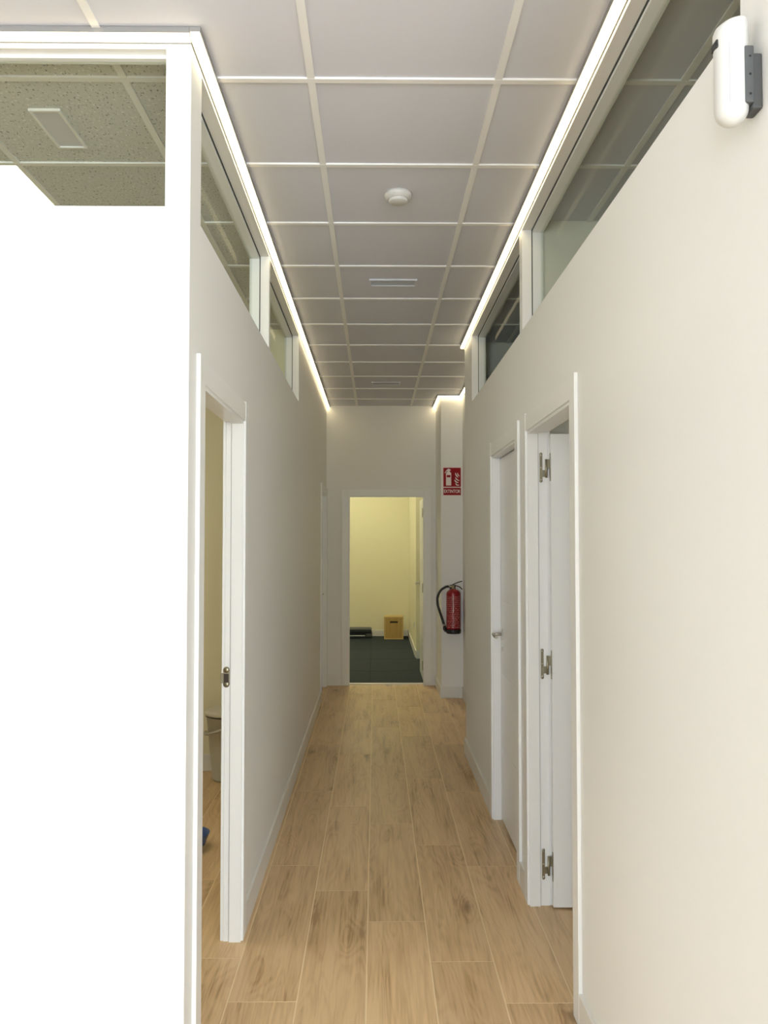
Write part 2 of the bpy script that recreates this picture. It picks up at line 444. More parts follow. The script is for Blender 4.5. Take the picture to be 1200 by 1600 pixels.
# ---- floor: base with grout colour, planks as pieces
fl = MB().box(-3.4, 3.4, SHOP_Y - 0.12, YE + 0.06, -0.12, -0.0008).build('floor', 'grout')
tag(fl, 'oak-look plank floor with pale grout lines', kind='structure')
plank_mesh = {}
def plank(x0, x1, y0, y1):
    g = 0.0024
    key = (round(x1 - x0, 3), round(y1 - y0, 3))
    if key not in plank_mesh:
        a, b = (x1 - x0) / 2 - g, (y1 - y0) / 2 - g
        o = MB().box(-a, a, -b, b, -0.009, 0.0).build('plank', 'plank', fix=False)
        plank_mesh[key] = o.data
    else:
        o = bpy.data.objects.new('plank', plank_mesh[key]); COL.objects.link(o)
    o.location = ((x0 + x1) / 2, (y0 + y1) / 2, 0); o.parent = fl
PW, PL = 0.2405, 1.197
joint = {-2: 3.219, -1: 2.918, 0: 3.821, 1: 3.515, 2: 3.183, 3: 2.900, 4: 3.90, -3: 3.95, -4: 3.6}
for c in range(-13, 15):
    x0 = -0.272 + PW * c; x1 = x0 + PW
    j = joint.get(c, 2.9 + (c * 0.37) % 1.197)
    lo, hi = (SHOP_Y, YE + 0.05)
    if c < -9: hi = YF + 0.05
    elif c < -2: hi = 5.83
    elif c > 9: hi = 1.36
    elif c > 4: hi = 6.2
    y = j - PL * math.ceil((j - lo) / PL)
    while y < hi - 1e-4:
        a, b = max(y, lo), min(y + PL, hi)
        if b - a > 0.02: plank(x0, x1, a, b)
        y += PL

# ---- exercise room floor: rubber mats
ff = MB().box(-2.78, 1.38, YE + 0.06, 13.74, -0.12, -0.001).build('floor_far_room', 'mat')
tag(ff, 'dark rubber mat floor of the exercise room', kind='structure')
xs = [-2.7, -2.06, -1.06, -0.06, 0.94, 1.3]; ys = [9.175, 10.04, 11.04, 12.04, 13.04, 13.66]
for i in range(len(xs) - 1):
    for k in range(len(ys) - 1):
        x0, x1, y0, y1 = xs[i], xs[i + 1], ys[k], ys[k + 1]
        if y0 > 11 and x1 > 0.55: x1 = 0.55
        if x1 - x0 < 0.05: continue
        o = MB().box(-(x1 - x0) / 2 + .003, (x1 - x0) / 2 - .003, -(y1 - y0) / 2 + .003, (y1 - y0) / 2 - .003, 0, 0.012, 0.003).build('rubber_mat', 'mat')
        o.location = ((x0 + x1) / 2, (y0 + y1) / 2, 0); o.parent = ff
th = MB().box(-0.313, 0.558, YE + 0.05, YE + 0.085, -0.002, 0.014, 0.003).build('threshold_strip', 'threshold')
tag(th, 'metal threshold strip under the end doorway', 'threshold')

# ---- ceiling: slab, tiles and T-bars as pieces
ce = MB().box(-3.4, 3.4, SHOP_Y - 0.12, 13.8, WT, WT + 0.1).build('ceiling', 'slab')
tag(ce, 'suspended ceiling of square tiles in a pale metal grid', kind='structure')
GX = [-3.3, -3.207, -2.607, -2.007, -1.407, -0.807, -0.207, 0.395, 0.995, 1.595, 2.195, 2.5, 3.1, 3.3]
GY = [2.613 + 0.6045 * k for k in range(-12, 11)]; GY = [SHOP_Y] + [y for y in GY if SHOP_Y + .05 < y < YE - .03] + [YE]
PANEL = (-2.007, -1.407, 3.2175)       # lit panel instead of a tile
tile_mesh = {}
def tile(x0, x1, y0, y1, mat):
    key = (round(x1 - x0, 3), round(y1 - y0, 3), mat)
    if key not in tile_mesh:
        a, b = (x1 - x0) / 2, (y1 - y0) / 2
        o = MB().box(-a, a, -b, b, 0.0, 0.012).build('ceiling_tile', mat, fix=False); tile_mesh[key] = o.data
    else:
        o = bpy.data.objects.new('ceiling_tile', tile_mesh[key]); COL.objects.link(o)
    o.location = ((x0 + x1) / 2, (y0 + y1) / 2, CZ + 0.006); o.parent = ce
for i in range(len(GX) - 1):
    for k in range(len(GY) - 1):
        x0, x1, y0, y1 = GX[i], GX[i + 1], GY[k], GY[k + 1]
        if y0 > 6.3 and (x1 < -0.6 or x0 > 0.99): continue
        if abs(x0 - PANEL[0]) < .01 and abs(y0 - PANEL[2]) < .02: continue
        inner = y0 > 1.9
        if x0 > 2.4 and y0 > 1.3: continue
        if x1 <= -0.8 and inner:
            if y0 < YF < y1:
                tile(x0, x1, y0, YF + .05, 'tile'); tile(x0, x1, YF + .05, y1, 'tile_speck')
            else: tile(x0, x1, y0, y1, 'tile_speck')
        elif x0 < -0.6 < x1 and inner:
            tile(XL - .05, x1, y0, y1, 'tile')
            if y0 < YF < y1:
                tile(x0, XL - .05, y0, YF + .05, 'tile'); tile(x0, XL - .05, YF + .05, y1, 'tile_speck')
            elif y0 < 6.3: tile(x0, XL - .05, y0, y1, 'tile_speck')
        else: tile(x0, x1, y0, y1, 'tile')
def tbar(m_):
    o = m_.build('grid_bar', 'tbar'); o.parent = ce
for x in GX[1:-1]:
    lo, hi = SHOP_Y, YE
    if x < -0.6: hi = 6.3
    if x > 0.9: hi = 6.3 if x < 2.4 else 1.32
    tbar(MB().box(x - .012, x + .012, lo, hi, CZ, CZ + .0075))
for y in GY[1:-1]:
    x0, x1 = -3.3, 2.5
    if y > 6.3: x0, x1 = XL - .05, 0.93
    elif y > YF: x0 = -2.75
    if y < 1.3: x1 = 3.3
    tbar(MB().box(x0, x1, y - .012, y + .012, CZ - .0006, CZ + .007))

# ------------------------------------------------------------------ doors
TL = lambda u, q, z: (XL - q, u, z)
TR = lambda u, q, z: (XR + q, u, z)
TE = lambda u, q, z: (u, YE + q, z)
def tb(m_, T, u0, u1, q0, q1, z0, z1, c=0.0):
    a, b = T(u0, q0, z0), T(u1, q1, z1)
    m_.box(a[0], b[0], a[1], b[1], a[2], b[2], c); return m_
def door(n, T, d, label, back=True, TH=TH):
    u0, u1 = d
    r = empty('door_%d' % n, T((u0 + u1) / 2, 0, 0)); tag(r, label, kind='structure')
    for s, u in ((-1, u0), (1, u1)):
        a = u + s * 0.012; b = a + s * 0.075
        tb(MB(), T, a, b, -0.0135, 0, 0, 2.162, 0.002).build('casing', 'lacquer', r)
        j = MB(); tb(j, T, u, u + s * 0.03, -0.004, 0.042, 0, 2.10); tb(j, T, u + s * 0.008, u + s * 0.03, 0.042, TH, 0, 2.10)
        j.build('jamb', 'lacquer', r)
        tb(MB(), T, u + s * .0075, u + s * .012, .0421, .0455, 0, 2.09).build('seal', 'grille', r)
        if back: tb(MB(), T, a, b, TH, TH + 0.0135, 0, 2.162, 0.002).build('casing', 'lacquer', r)
    tb(MB(), T, u0 - .012, u1 + .012, -0.0115, 0, 2.082, 2.156, 0.0015).build('header_casing', 'lacquer', r)
    if back: tb(MB(), T, u0 - .012, u1 + .012, TH, TH + 0.0115, 2.082, 2.156, 0.0015).build('header_casing', 'lacquer', r)
    j = MB(); tb(j, T, u0, u1, -0.004, 0.042, 2.07, 2.10); tb(j, T, u0 - .008, u1 + .008, 0.042, TH, 2.078, 2.10)
    j.build('head_jamb', 'lacquer', r)
    return r
def leaf_parts(r, B, T0, T1, U0, U1, z0=0.008, z1=2.066):
    """B(u, t) -> (x, y): u along the leaf, t through its thickness T0..T1"""
    def bb(m_, ua, ub, ta, tb_, za, zb, c=0):
        p, q = B(ua, ta), B(ub, tb_); m_.box(p[0], q[0], p[1], q[1], za, zb, c); return m_
    lf = bb(MB(), U0, U1, T0 + .002, T1 - .002, z0, z1).build('leaf', 'lacquer', r)
    zz = [z0, 0.424, 0.843, 1.256, 1.668, z1]
    for ta, tb_ in ((T0, T0 + .002), (T1 - .002, T1)):
        for ua, ub in ((U0, U0 + .07), (U1 - .07, U1)):
            bb(MB(), ua, ub, ta, tb_, z0, z1).build('stile', 'lacquer', lf)
        for k in range(5):
            bb(MB(), U0 + .07, U1 - .07, ta, tb_, zz[k] + (.0022 if k else 0), zz[k + 1] - (.0022 if k < 4 else 0)).build('panel', 'lacquer', lf)
    return lf
def lever(lf, P, z, sgn_u):
    """P(u, n) -> (x, y): u along the leaf away from the lock edge, n out of the leaf face"""
    m_ = MB()
    def pt(u, n, dz=0): a = P(u, n); return (a[0], a[1], z + dz)
    def bx(ua, ub, na, nb, za, zb, c=.002): p, q = P(ua, na), P(ub, nb); m_.box(p[0], q[0], p[1], q[1], z + za, z + zb, c)
    bx(-.014, .014, 0, .007, -.032, .032, .003)
    m_.tube([pt(0, .004), pt(0, .03), pt(0, .052)], .0085, 10)
    m_.tube(spline([pt(-.006, .052), pt(.03 * sgn_u, .056), pt(.075 * sgn_u, .057, -.001), pt(.125 * sgn_u, .052, -.004)], 5), .0085, 10)
    return m_.build('handle', 'steel', lf)

d1 = door(1, TL, D1, 'open doorway in the left wall nearest the camera', TH=THL)
d2 = door(2, TR, D2, 'doorway in the right wall nearest the camera with its leaf swung inward')
d3 = door(3, TR, D3, 'closed white door in the right wall behind the open doorway')
d4 = door(4, TL, D4, 'closed door at the far end of the left wall', TH=THL)
d5 = door(5, TE, D5, 'open doorway at the end of the corridor')
# left room door: swung fully into the room, hinged on the near jamb
leaf_parts(d1, lambda u, t: (XL - THL - .03 - u, D1[0] + .002 + t), -.035, 0.0, 0.0, 0.78)
m_ = MB()
ys_ = D1[1] + .0075
m_.box(XL - .072, XL - .046, ys_ - .0012, ys_ + .004, 1.018, 1.076, .001)
m_.lathe(XL - .059, ys_ - .0012 + .002, [(.0, .0), (.0125, 0), (.0125, .003), (0, .003)], 20, 1.018, Matrix.Rotation(math.pi / 2, 4, 'X'))
m_.lathe(XL - .059, ys_ - .0012 + .002, [(.0, .0), (.0125, 0), (.0125, .003), (0, .003)], 20, 1.076, Matrix.Rotation(math.pi / 2, 4, 'X'))
m_.box(XL - .083, XL - .070, ys_ - .0012, ys_ + .003, 1.022, 1.062, .001)
sp_ = m_.build('strike_plate', 'brass', d1)
MB().box(XL - .070, XL - .050, ys_ - .003, ys_ - .001, 1.026, 1.060).build('latch_hole_shade', 'dark', sp_)  # solid dark block painted for the shade in the latch opening
# right room door: leaf open at a right angle, hinged on the far jamb
lf2 = leaf_parts(d2, lambda u, t: (XR + .0925 + u, 3.620 + t), 0.0, 0.035, 0.0, 0.80)
for z in (1.920, 1.052, 0.180):
    h = MB(); yj = D2[1] + .008
    h.box(XR + .050, XR + .063, yj - .0022, yj + .002, z - .060, z + .060, .001)
    for zz in (-.060, .060):
        h.lathe(XR + .0565, yj - .0022 + .001, [(0, 0), (.0065, 0), (.0065, .0022), (0, .0022)], 16, z + zz, Matrix.Rotation(math.pi / 2, 4, 'X'))
    h.box(XR + .060, XR + .076, yj - .003, yj, z - .042, z - .012, .001)
    h.tube([(XR + .078, yj - .011, z - .046), (XR + .078, yj - .011, z + .036)], .0055, 10)
    h.box(XR + .0785, XR + .0915, yj - .013, yj - .009, z - .006, z + .036, .0005)
    hg = h.build('hinge', 'brass', d2)
    MB().box(XR + .0895, XR + .0921, 3.6185, 3.6335, z - .062, z + .062, .0005).build('hinge_leaf', 'brass', hg)
    for zz in (-.055, .0, .055):
        MB().lathe(XR + .0565, yj - .0024, [(0, 0), (.0035, 0), (.0028, .0012), (0, .0014)], 10, z + zz, Matrix.Rotation(math.pi / 2, 4, 'X')).build('screw', 'steel', hg)
# closed door 3
lf3 = leaf_parts(d3, lambda u, t: (XR + .043 + t, u), 0.0, 0.035, D3[0] + .003 - .006, D3[1] - .003 + .006)
lever(lf3, lambda u, n: (XR + .043 - n, D3[1] - .055 - u), 1.062, 1)
MB().tube([(XR + .046, D3[1] - .055, 1.062 - .085), (XR + .039, D3[1] - .055, 1.062 - .085)], .012, 14).build('lock_cylinder', 'steel', lf3)
# closed door 4
lf4 = leaf_parts(d4, lambda u, t: (XL - .043 - t, u), 0.0, 0.035, D4[0] - .003, D4[1] + .003)
lever(lf4, lambda u, n: (XL - .043 + n, D4[0] + .055 + u), 1.05, 1)
# end door: leaf swung into the exercise room against nothing, hinged right
lf5 = leaf_parts(d5, lambda u, t: (D5[1] + .010 + t, YE + TH + .015 + u), 0.0, 0.035, 0.0, 0.80, 0.016)
lever(lf5, lambda u, n: (D5[1] + .010 - n, YE + TH + .015 + .745 - u), 1.075, 1)
for z in (1.90, 1.06, 0.20):
    MB().tube([(D5[1] + .002, YE + TH + .012, z - .05), (D5[1] + .002, YE + TH + .012, z + .05)], .007, 10).build('hinge', 'brass', d5)

# ------------------------------------------------------------------ transom windows
def window(n, T, u0, u1, label):
    """plaster reveal is the hole of the wall itself; the frame stands in its outer half"""
    r = empty('window_%d' % n, T((u0 + u1) / 2, 0.05, WZ0)); tag(r, label, kind='structure')
    q0, q1, gq = (0.048, 0.098, 0.083) if n != 5 else (0.030, 0.062, 0.044); fw = 0.022 if n != 5 else 0.016
    for ua, ub, za, zb in ((u0, u0 + fw, WZ0, WZ1), (u1 - fw * .45, u1, WZ0, WZ1), (u0 + fw, u1 - fw * .45, WZ0, WZ0 + .006), (u0 + fw, u1 - fw * .45, WZ1 - fw * .7, WZ1)):
        tb(MB(), T, ua, ub, q0, q1, za, zb, .0012).build('frame_bar', 'pvc', r)
    for ua, ub, za, zb in () if n == 5 else ((u0 - .0, u0 + .004, WZ0, WZ1), (u1 - .005, u1, WZ0, WZ1), (u0, u1, WZ1 - .005, WZ1)):
        tb(MB(), T, ua, ub, q0 - .004, q0, za, zb).build('gasket', 'gasket', r)
    tb(MB(), T, u0 + fw * .3, u1 - fw * .3, gq, gq + .006, WZ0 + .001, WZ1 - .005).build('glass_pane', 'glass', r)
    return r
window(1, TL, *LW1, label='long transom window nearest the camera in the left wall')
window(2, TL, *LW2, label='shorter transom window further back in the left wall')
window(3, TR, *RW1, label='long transom window nearest the camera in the right wall')
window(4, TR, *RW2, label='dark transom window further back in the right wall')
window(5, lambda u, q, z: (u, YF + q, z), *FW, label='transom window in the bright wall facing the camera')

# ------------------------------------------------------------------ baseboards
def baseboard(name, x0, x1, y0, y1, label, mat='base'):
    return tag(MB().box(x0, x1, y0, y1, 0.0, 0.112, 0.002).build(name, mat), label, kind='structure')
BT = 0.013
baseboard('baseboard_left', XL, XL + BT, D1[1] + .087, D4[0] - .087, 'white baseboard along the left corridor wall')
baseboard('baseboard_left_near', XL, XL + BT, YF + .001, D1[0] - .087, 'short white baseboard between the corner and the left doorway')
baseboard('baseboard_front', -3.3, XL + BT, YF - BT, YF, 'white baseboard under the bright front wall')
baseboard('baseboard_right_near', XR - BT, XR, 1.32, D2[0] - .087, 'white baseboard along the right wall beside the camera')
baseboard('baseboard_right_between', XR - BT, XR, D2[1] + .087, D3[0] - .087, 'short white baseboard between the two right doors')
baseboard('baseboard_right_far', XR - BT, XR, D3[1] + .087, 6.253, 'white baseboard from the closed right door to the corner')
baseboard('baseboard_corner', XR, 0.89, 6.24, 6.253, 'white baseboard round the right corner')
baseboard('baseboard_niche', 0.89 - BT, 0.89, 6.253, 8.387, 'white baseboard of the set-back wall')
baseboard('baseboard_pilaster', 0.657, 0.89, 8.387, 8.40, 'white baseboard on the front of the pilaster')
baseboard('baseboard_pilaster_side', 0.657, 0.67, 8.40, YE, 'white baseboard on the side of the pilaster')
baseboard('baseboard_end', XL, D5[0] - .087, YE - BT, YE, 'white baseboard left of the end doorway')
baseboard('baseboard_left_room', -2.7, XL - THL, 5.79 - BT, 5.79, 'white baseboard in the left room behind the bucket')
baseboard('baseboard_far_back', -2.7, 0.55, 13.66 - BT, 13.66, 'white baseboard along the back of the exercise room')
baseboard('baseboard_far_corner', 0.55 - BT, 0.55, 11.157 - BT, 13.66 - BT, 'white baseboard along the side of the exercise room corner')
baseboard('baseboard_far_jog', 0.55, 1.3, 11.157 - BT, 11.157, 'white baseboard on the front of the exercise room corner')

# ------------------------------------------------------------------ LED profiles under the ceiling edge
def led(x0, x1, y0, y1, wall_side, label):
    along_y = (y1 - y0) > (x1 - x0)
    r = empty('led_strip', ((x0 + x1) / 2, (y0 + y1) / 2, CZ - .02)); tag(r, label, 'led strip', 'LED profiles along the ceiling edge')
    p = MB(); e = .0025
    p.box(x0, x1, y0, y1, CZ - .010, CZ + .004)
    za = {False: CZ - .0135, True: CZ - .0250}          # the lip on the wall side is deeper
    if along_y:
        p.box(x0, x0 + e, y0, y1, za[wall_side == 'x-'], CZ - .010); p.box(x1 - e, x1, y0, y1, za[wall_side == 'x+'], CZ - .010)
        d = MB().box(x0 + e, x1 - e, y0 + .001, y1 - .001, CZ - .023, CZ - .010, .004)
    else:
        p.box(x0, x1, y0, y0 + e, za[wall_side == 'y-'], CZ - .010); p.box(x0, x1, y1 - e, y1, za[wall_side == 'y+'], CZ - .010)
        d = MB().box(x0 + .001, x1 - .001, y0 + e, y1 - e, CZ - .023, CZ - .010, .004)
    p.build('profile', 'alu', r); d.build('diffuser', 'led', r)
LWD = 0.032
led(XL + .002, XL + .002 + LWD, YF - .006 - LWD, YE, 'x-', 'lit LED strip running the full length of the left wall')
led(-3.29, XL + .001, YF - .006 - LWD, YF - .006, 'y+', 'LED strip above the bright wall facing the camera')
led(XR - .002 - LWD, XR - .002, 1.30, 6.24 + .006, 'x+', 'lit LED strip along the top of the right wall')
led(XR - .001, 0.89 - .002 - LWD, 6.242, 6.242 + LWD, 'y-', 'LED strip hidden round the right corner')
led(0.89 - .002 - LWD, 0.89 - .002, 6.242, 8.40 - .003 - LWD, 'x+', 'lit LED strip on the set-back wall beside the pilaster')
led(0.67 - .002 - LWD, 0.89 - .002, 8.40 - .002 - LWD, 8.40 - .002, 'y+', 'short lit LED strip across the front of the pilaster')
led(0.67 - .002 - LWD, 0.67 - .002, 8.40, YE, 'x+', 'short lit LED strip from the pilaster to the end wall')

# ------------------------------------------------------------------ ceiling fittings
pr = empty('ceiling_panel_light', ((PANEL[0] + PANEL[1]) / 2, PANEL[2] + .3, CZ)); tag(pr, 'glowing square ceiling panel light in the left room', 'ceiling light')
MB().box(PANEL[0] + .012, PANEL[1] - .012, PANEL[2] + .012, PANEL[2] + .5925, CZ + .004, CZ + .02).build('diffuser', 'panel_on', pr)
fm = MB()
for a in ((PANEL[0] + .002, PANEL[0] + .014, PANEL[2], PANEL[2] + .604), (PANEL[1] - .014, PANEL[1] - .002, PANEL[2], PANEL[2] + .604),
          (PANEL[0] + .002, PANEL[1] - .002, PANEL[2] + .002, PANEL[2] + .014), (PANEL[0] + .002, PANEL[1] - .002, PANEL[2] + .59, PANEL[2] + .602)):
    fm.box(*a, CZ + .0008, CZ + .0085)
fm.build('frame', 'tbar', pr)
for x, y, mt, lb_ in ((-1.5, 11.4, 'panel_far', 'warm ceiling panel on the left side of the exercise room'), (-0.2, 10.6, 'panel_far', 'warm ceiling panel just beyond the end doorway'),
                      (-0.4, 12.6, 'panel_far', 'warm ceiling panel near the back of the exercise room'), (1.9, 2.5, 'fill_right', 'added unseen panel light brightening the right room')):
    pr = empty('ceiling_panel_light', (x, y, WT)); tag(pr, lb_, 'ceiling light', 'ceiling panel lights')
    MB().box(x - .29, x + .29, y - .29, y + .29, WT - .024, WT - .022).build('diffuser', mt, pr)
    fm = MB()
    for a in ((x - .3, x - .29, y - .3, y + .3), (x + .29, x + .3, y - .3, y + .3), (x - .29, x + .29, y - .3, y - .29), (x - .29, x + .29, y + .29, y + .3)):
        fm.box(*a, WT - .026, WT)
    fm.build('frame', 'tbar', pr)

def vent(x0, x1, y0, y1, label, slat_y):
    r = empty('ceiling_vent', ((x0 + x1) / 2, (y0 + y1) / 2, CZ)); tag(r, label, 'vent', 'ceiling vent grilles')
    f = .011; z0, z1 = CZ - .003, CZ + .0065
    fr = MB()
    fr.box(x0, x1, y0, y0 + f, z0, z1, .0015); fr.box(x0, x1, y1 - f, y1, z0, z1, .0015)
    fr.box(x0, x0 + f, y0 + f, y1 - f, z0, z1, .0015); fr.box(x1 - f, x1, y0 + f, y1 - f, z0, z1, .0015)
    fr.build('frame', 'tbar' if slat_y else 'tile', r)
    MB().box(x0 + f, x1 - f, y0 + f, y1 - f, CZ + (.002 if slat_y else .0052), CZ + .0064).build('backing', 'vent_cover' if slat_y else 'grille', r)
    a, b = (x0 + f, x1 - f) if slat_y else (y0 + f, y1 - f)
    n = 5
    for k in range(0 if slat_y else n):
        t = a + (b - a) * (k + .5) / n
        if slat_y: MB().box(t - .001, t + .001, y0 + f, y1 - f, CZ + .001, CZ + .0053).build('slat', 'grille', r)
        else: MB().box(x0 + f, x1 - f, t - .001, t + .001, CZ + .001, CZ + .0053).build('slat', 'grille', r)
vent(-0.035, 0.238, 4.65, 4.768, 'rectangular ceiling vent behind the smoke detector in the corridor', False)
vent(-0.035, 0.238, 7.72, 7.838, 'rectangular ceiling vent far back near the end wall', False)
vent(-1.196, -1.085, 2.803, 3.080, 'long frosted grey vent cover in the speckled ceiling of the left room', True)

sd = empty('smoke_detector', (0.097, 3.49, CZ)); tag(sd, 'round white smoke detector on the corridor ceiling', 'smoke detector')
MB().lathe(0.097, 3.49, [(0.0, .0065), (.058, .0065), (.059, -.004), (.055, -.013), (.045, -.020), (.041, -.021)], 40, CZ).build('base', 'plastic', sd)
MB().lathe(0.097, 3.49, [(.042, -.019), (.041, -.030), (.037, -.0335), (.0, -.0335)], 40, CZ).build('sensor_cap', 'plastic', sd)

# ------------------------------------------------------------------ motion detector on the right wall
MY, MX, Z0, Z1 = 1.44, 0.634, 2.335, 2.53
md = empty('motion_detector', (XR, MY, Z0)); tag(md, 'white capsule-shaped motion detector on a grey bracket, high on the right wall', 'motion detector')
R0 = .0290
hd = MB(); seg = 40; R1 = .0298
rows = [(R0 * math.sin(a), R0 - R0 * math.cos(a), 0) for a in [math.pi / 2 * k / 8 for k in range(0, 9)]]
rows += [(R0, .060, 0), (R0, .100, 0), (R0, .135, 0), (R1, .152, 0), (R1, .176, 1), (R1 - .003, .183, 1), (R1 - .012, .188, 1), (0, .190, 1)]
for i in range(seg):
    a = 2 * math.pi * i / seg
    for r_, z_, sl in rows:
        dx, dy = r_ * math.cos(a), r_ * math.sin(a)
        hd.v.append((MX + dx, MY + dy, Z0 + z_ + (dx * 0.30 if sl else 0)))
k = len(rows)
for i in range(seg):
    j = (i + 1) % seg
    for t in range(k - 1):
        hd.f.append((i * k + t, j * k + t, j * k + t + 1, i * k + t + 1)); hd.sm.append(True)
hd.build('body', 'plastic', md)
MB().box(MX - R0 - .0012, MX - R0 + .010, MY - .012, MY + .012, Z0 + .137, Z0 + .152, .002).build('lens', 'black', md)
MB().box(MX - .0136, MX - .0128, MY - R0 * .895 - .0006, MY - R0 * .895 + .002, Z0 + .03, Z0 + .145).build('seam', 'grille', md)
bk = MB(); bk.box(MX + .013, MX + .030, MY - .028, MY + .020, Z0 + .030, Z0 + .132, .003)
bk.box(MX + .028, XR, MY - .024, MY + .016, Z0 + .022, Z0 + .120, .003)
bo = bk.build('bracket', 'bracket', md)
for zz in (.045, .08, .112):
    MB().lathe(MX + .022, MY - .0275, [(0, 0), (.0022, 0), (.0022, .0008), (0, .001)], 10, Z0 + zz, Matrix.Rotation(math.pi / 2, 4, 'X')).build('screw', 'black', bo)

# ------------------------------------------------------------------ extinguisher and its sign on the pilaster
EY, EX = 8.318, 0.784
ex = empty('fire_extinguisher', (EX, EY, 0.66)); tag(ex, 'red fire extinguisher with black hose hung on the pilaster', 'fire extinguisher')
r_ = .0705
cyl = MB().lathe(EX, EY, [(0, .69), (r_, .69), (r_, 1.055), (.069, 1.066), (.062, 1.079), (.045, 1.092), (.026, 1.099), (.022, 1.104), (0, 1.104)], 40).build('cylinder', 'red', ex)
MB().lathe(EX, EY, [(0, .658), (.066, .658), (.0725, .664), (.0730, .700), (r_, .702)], 40).build('boot', 'black', ex)
lb = MB(); n0 = 0
for i in range(25):
    a = math.radians(-90 - 72 + 144 * i / 24)
    for z in (.715, 1.035): lb.v.append((EX + (r_ + .0006) * math.cos(a), EY + (r_ + .0006) * math.sin(a), z))
for i in range(24): lb.f.append((2 * i, 2 * i + 2, 2 * i + 3, 2 * i + 1)); lb.sm.append(True)
lbo = lb.build('label', 'ext_label', ex)
MB().box(EX - .0075, EX - .0035, EY - r_ - .0018, EY - r_ - .0002, .87, 1.045).build('stripe', 'sign_white', ex)
va = MB(); va.lathe(EX, EY, [(0, 1.10), (.018, 1.10), (.018, 1.118), (.014, 1.122), (.014, 1.140), (0, 1.142)], 20)
va.tube([(EX, EY, 1.126), (EX - .055, EY, 1.126)], .011, 12)
va.build('valve', 'brass', ex)
MB().tube(spline([(EX - .012, EY, 1.142), (EX + .02, EY, 1.158), (EX + .05, EY, 1.170), (EX + .090, EY, 1.181)], 5), .0048, 8).build('lever', 'black', ex)
MB().tube(spline([(EX - .006, EY, 1.140), (EX + .03, EY, 1.134), (EX + .065, EY, 1.122), (EX + .090, EY, 1.098)], 5), .0048, 8).build('carry_handle', 'black', ex)
hp = spline([(EX - .045, EY, 1.127), (EX - .075, EY, 1.124), (EX - .125, EY, 1.090), (EX - .157, EY, 1.025), (EX - .158, EY, .955), (EX - .140, EY, .885),
             (EX - .115, EY, .810), (EX - .098, EY, .755), (EX - .091, EY, .735)], 8)
ho = MB().tube(hp, .0125, 12).build('hose', 'black', ex)
MB().tube([(EX - .097, EY, .752), (EX - .092, EY, .733)], .0135, 12).build('ferrule', 'steel', ho)
MB().tube([(EX - .092, EY, .734), (EX - .088, EY, .708), (EX - .084, EY, .690)], [.0125, .017, .017], 12).build('nozzle', 'black', ho)
bk = MB(); bk.box(EX - .02, EX + .02, EY + .060, 8.395, 1.02, 1.10); bk.box(EX - .03, EX + .03, 8.394, 8.40, .96, 1.14)
MB().box(EX - .09, EX + .0, EY - .012, EY + .012, .674, .696).build('nozzle_clip', 'black', ex)
bk.build('wall_bracket', 'black', ex)

SY = 8.40
SX0, SX1, SZ0, SZ1 = 0.6865, 0.8775, 2.045, 2.338
sg = empty('extinguisher_sign', ((SX0 + SX1) / 2, SY, SZ0)); tag(sg, 'red EXTINTOR safety sign with white extinguisher and flames', 'sign')
MB().box(SX0, SX1, SY - .004, SY, SZ0, SZ1, .001).build('board', 'sign_white', sg)
e = .007; zm = SZ0 + .085
W_ = SX1 - SX0
MB().box(SX0 + e, SX1 - e, SY - .0048, SY - .0035, zm + e, SZ1 - e).build('pictogram_field', 'sign_red', sg)
MB().box(SX0 + e, SX1 - e, SY - .0048, SY - .0035, SZ0 + e, zm - e * .4).build('text_field', 'sign_red', sg)
to3 = lambda u, v, t: (SX0 + u, SY - t, SZ0 + v)
# pictogram in the photo's own proportions: field 0..1 in both directions
FX0, FX1, FZ0, FZ1 = e, W_ - e, .085 + e, SZ1 - SZ0 - e
q = lambda u, v: (FX0 + (FX1 - FX0) * u, FZ0 + (FZ1 - FZ0) * v)
pg = MB()
body = [(.15, .07), (.45, .07), (.45, .50), (.15, .50)]
top_ = [(.15, .62), (.45, .62), (.45, .70), (.42, .76), (.36, .80), (.36, .83), (.42, .86), (.42, .90), (.31, .955), (.24, .93), (.16, .86), (.10, .77), (.07, .72),
        (.11, .72), (.16, .79), (.23, .85), (.24, .80), (.18, .76), (.15, .70)]
for poly in (body, top_, [(.15, .49), (.19, .49), (.19, .63), (.15, .63)], [(.41, .49), (.45, .49), (.45, .63), (.41, .63)]):
    pg.prism([q(*p) for p in poly], to3, .0047, .0056)
def flame(pts, wd):
    P = spline([(a, b_, 0) for a, b_ in pts], 6); L_, R_ = [], []
    for i, p in enumerate(P):
        d = (P[min(i + 1, len(P) - 1)] - P[max(i - 1, 0)]).normalized(); s = wd * math.sin(math.pi * (0.12 + 0.80 * i / (len(P) - 1)))
        L_.append((p.x - d.y * s, p.y + d.x * s)); R_.append((p.x + d.y * s, p.y - d.x * s))
    for i in range(len(L_) - 1):
        pg.prism([q(*L_[i]), q(*L_[i + 1]), q(*R_[i + 1]), q(*R_[i])], to3, .0047, .0056)
flame([(.81, .74), (.84, .64), (.93, .55)], .030)
flame([(.69, .74), (.74, .60), (.86, .49)], .036)
flame([(.69, .50), (.76, .40), (.92, .31)], .036)
flame([(.64, .37), (.73, .26), (.88, .22)], .036)
flame([(.69, .19), (.78, .10), (.92, .09)], .034)
pg.build('pictogram', 'sign_white', sg)
tcv = bpy.data.curves.new('sign_text', 'FONT'); tcv.body = 'EXTINTOR'; tcv.align_x = 'CENTER'; tcv.align_y = 'CENTER'; tcv.size = .043; tcv.extrude = .0004; tcv.offset = .0006
tob = bpy.data.objects.new('tmp_text', tcv); COL.objects.link(tob)
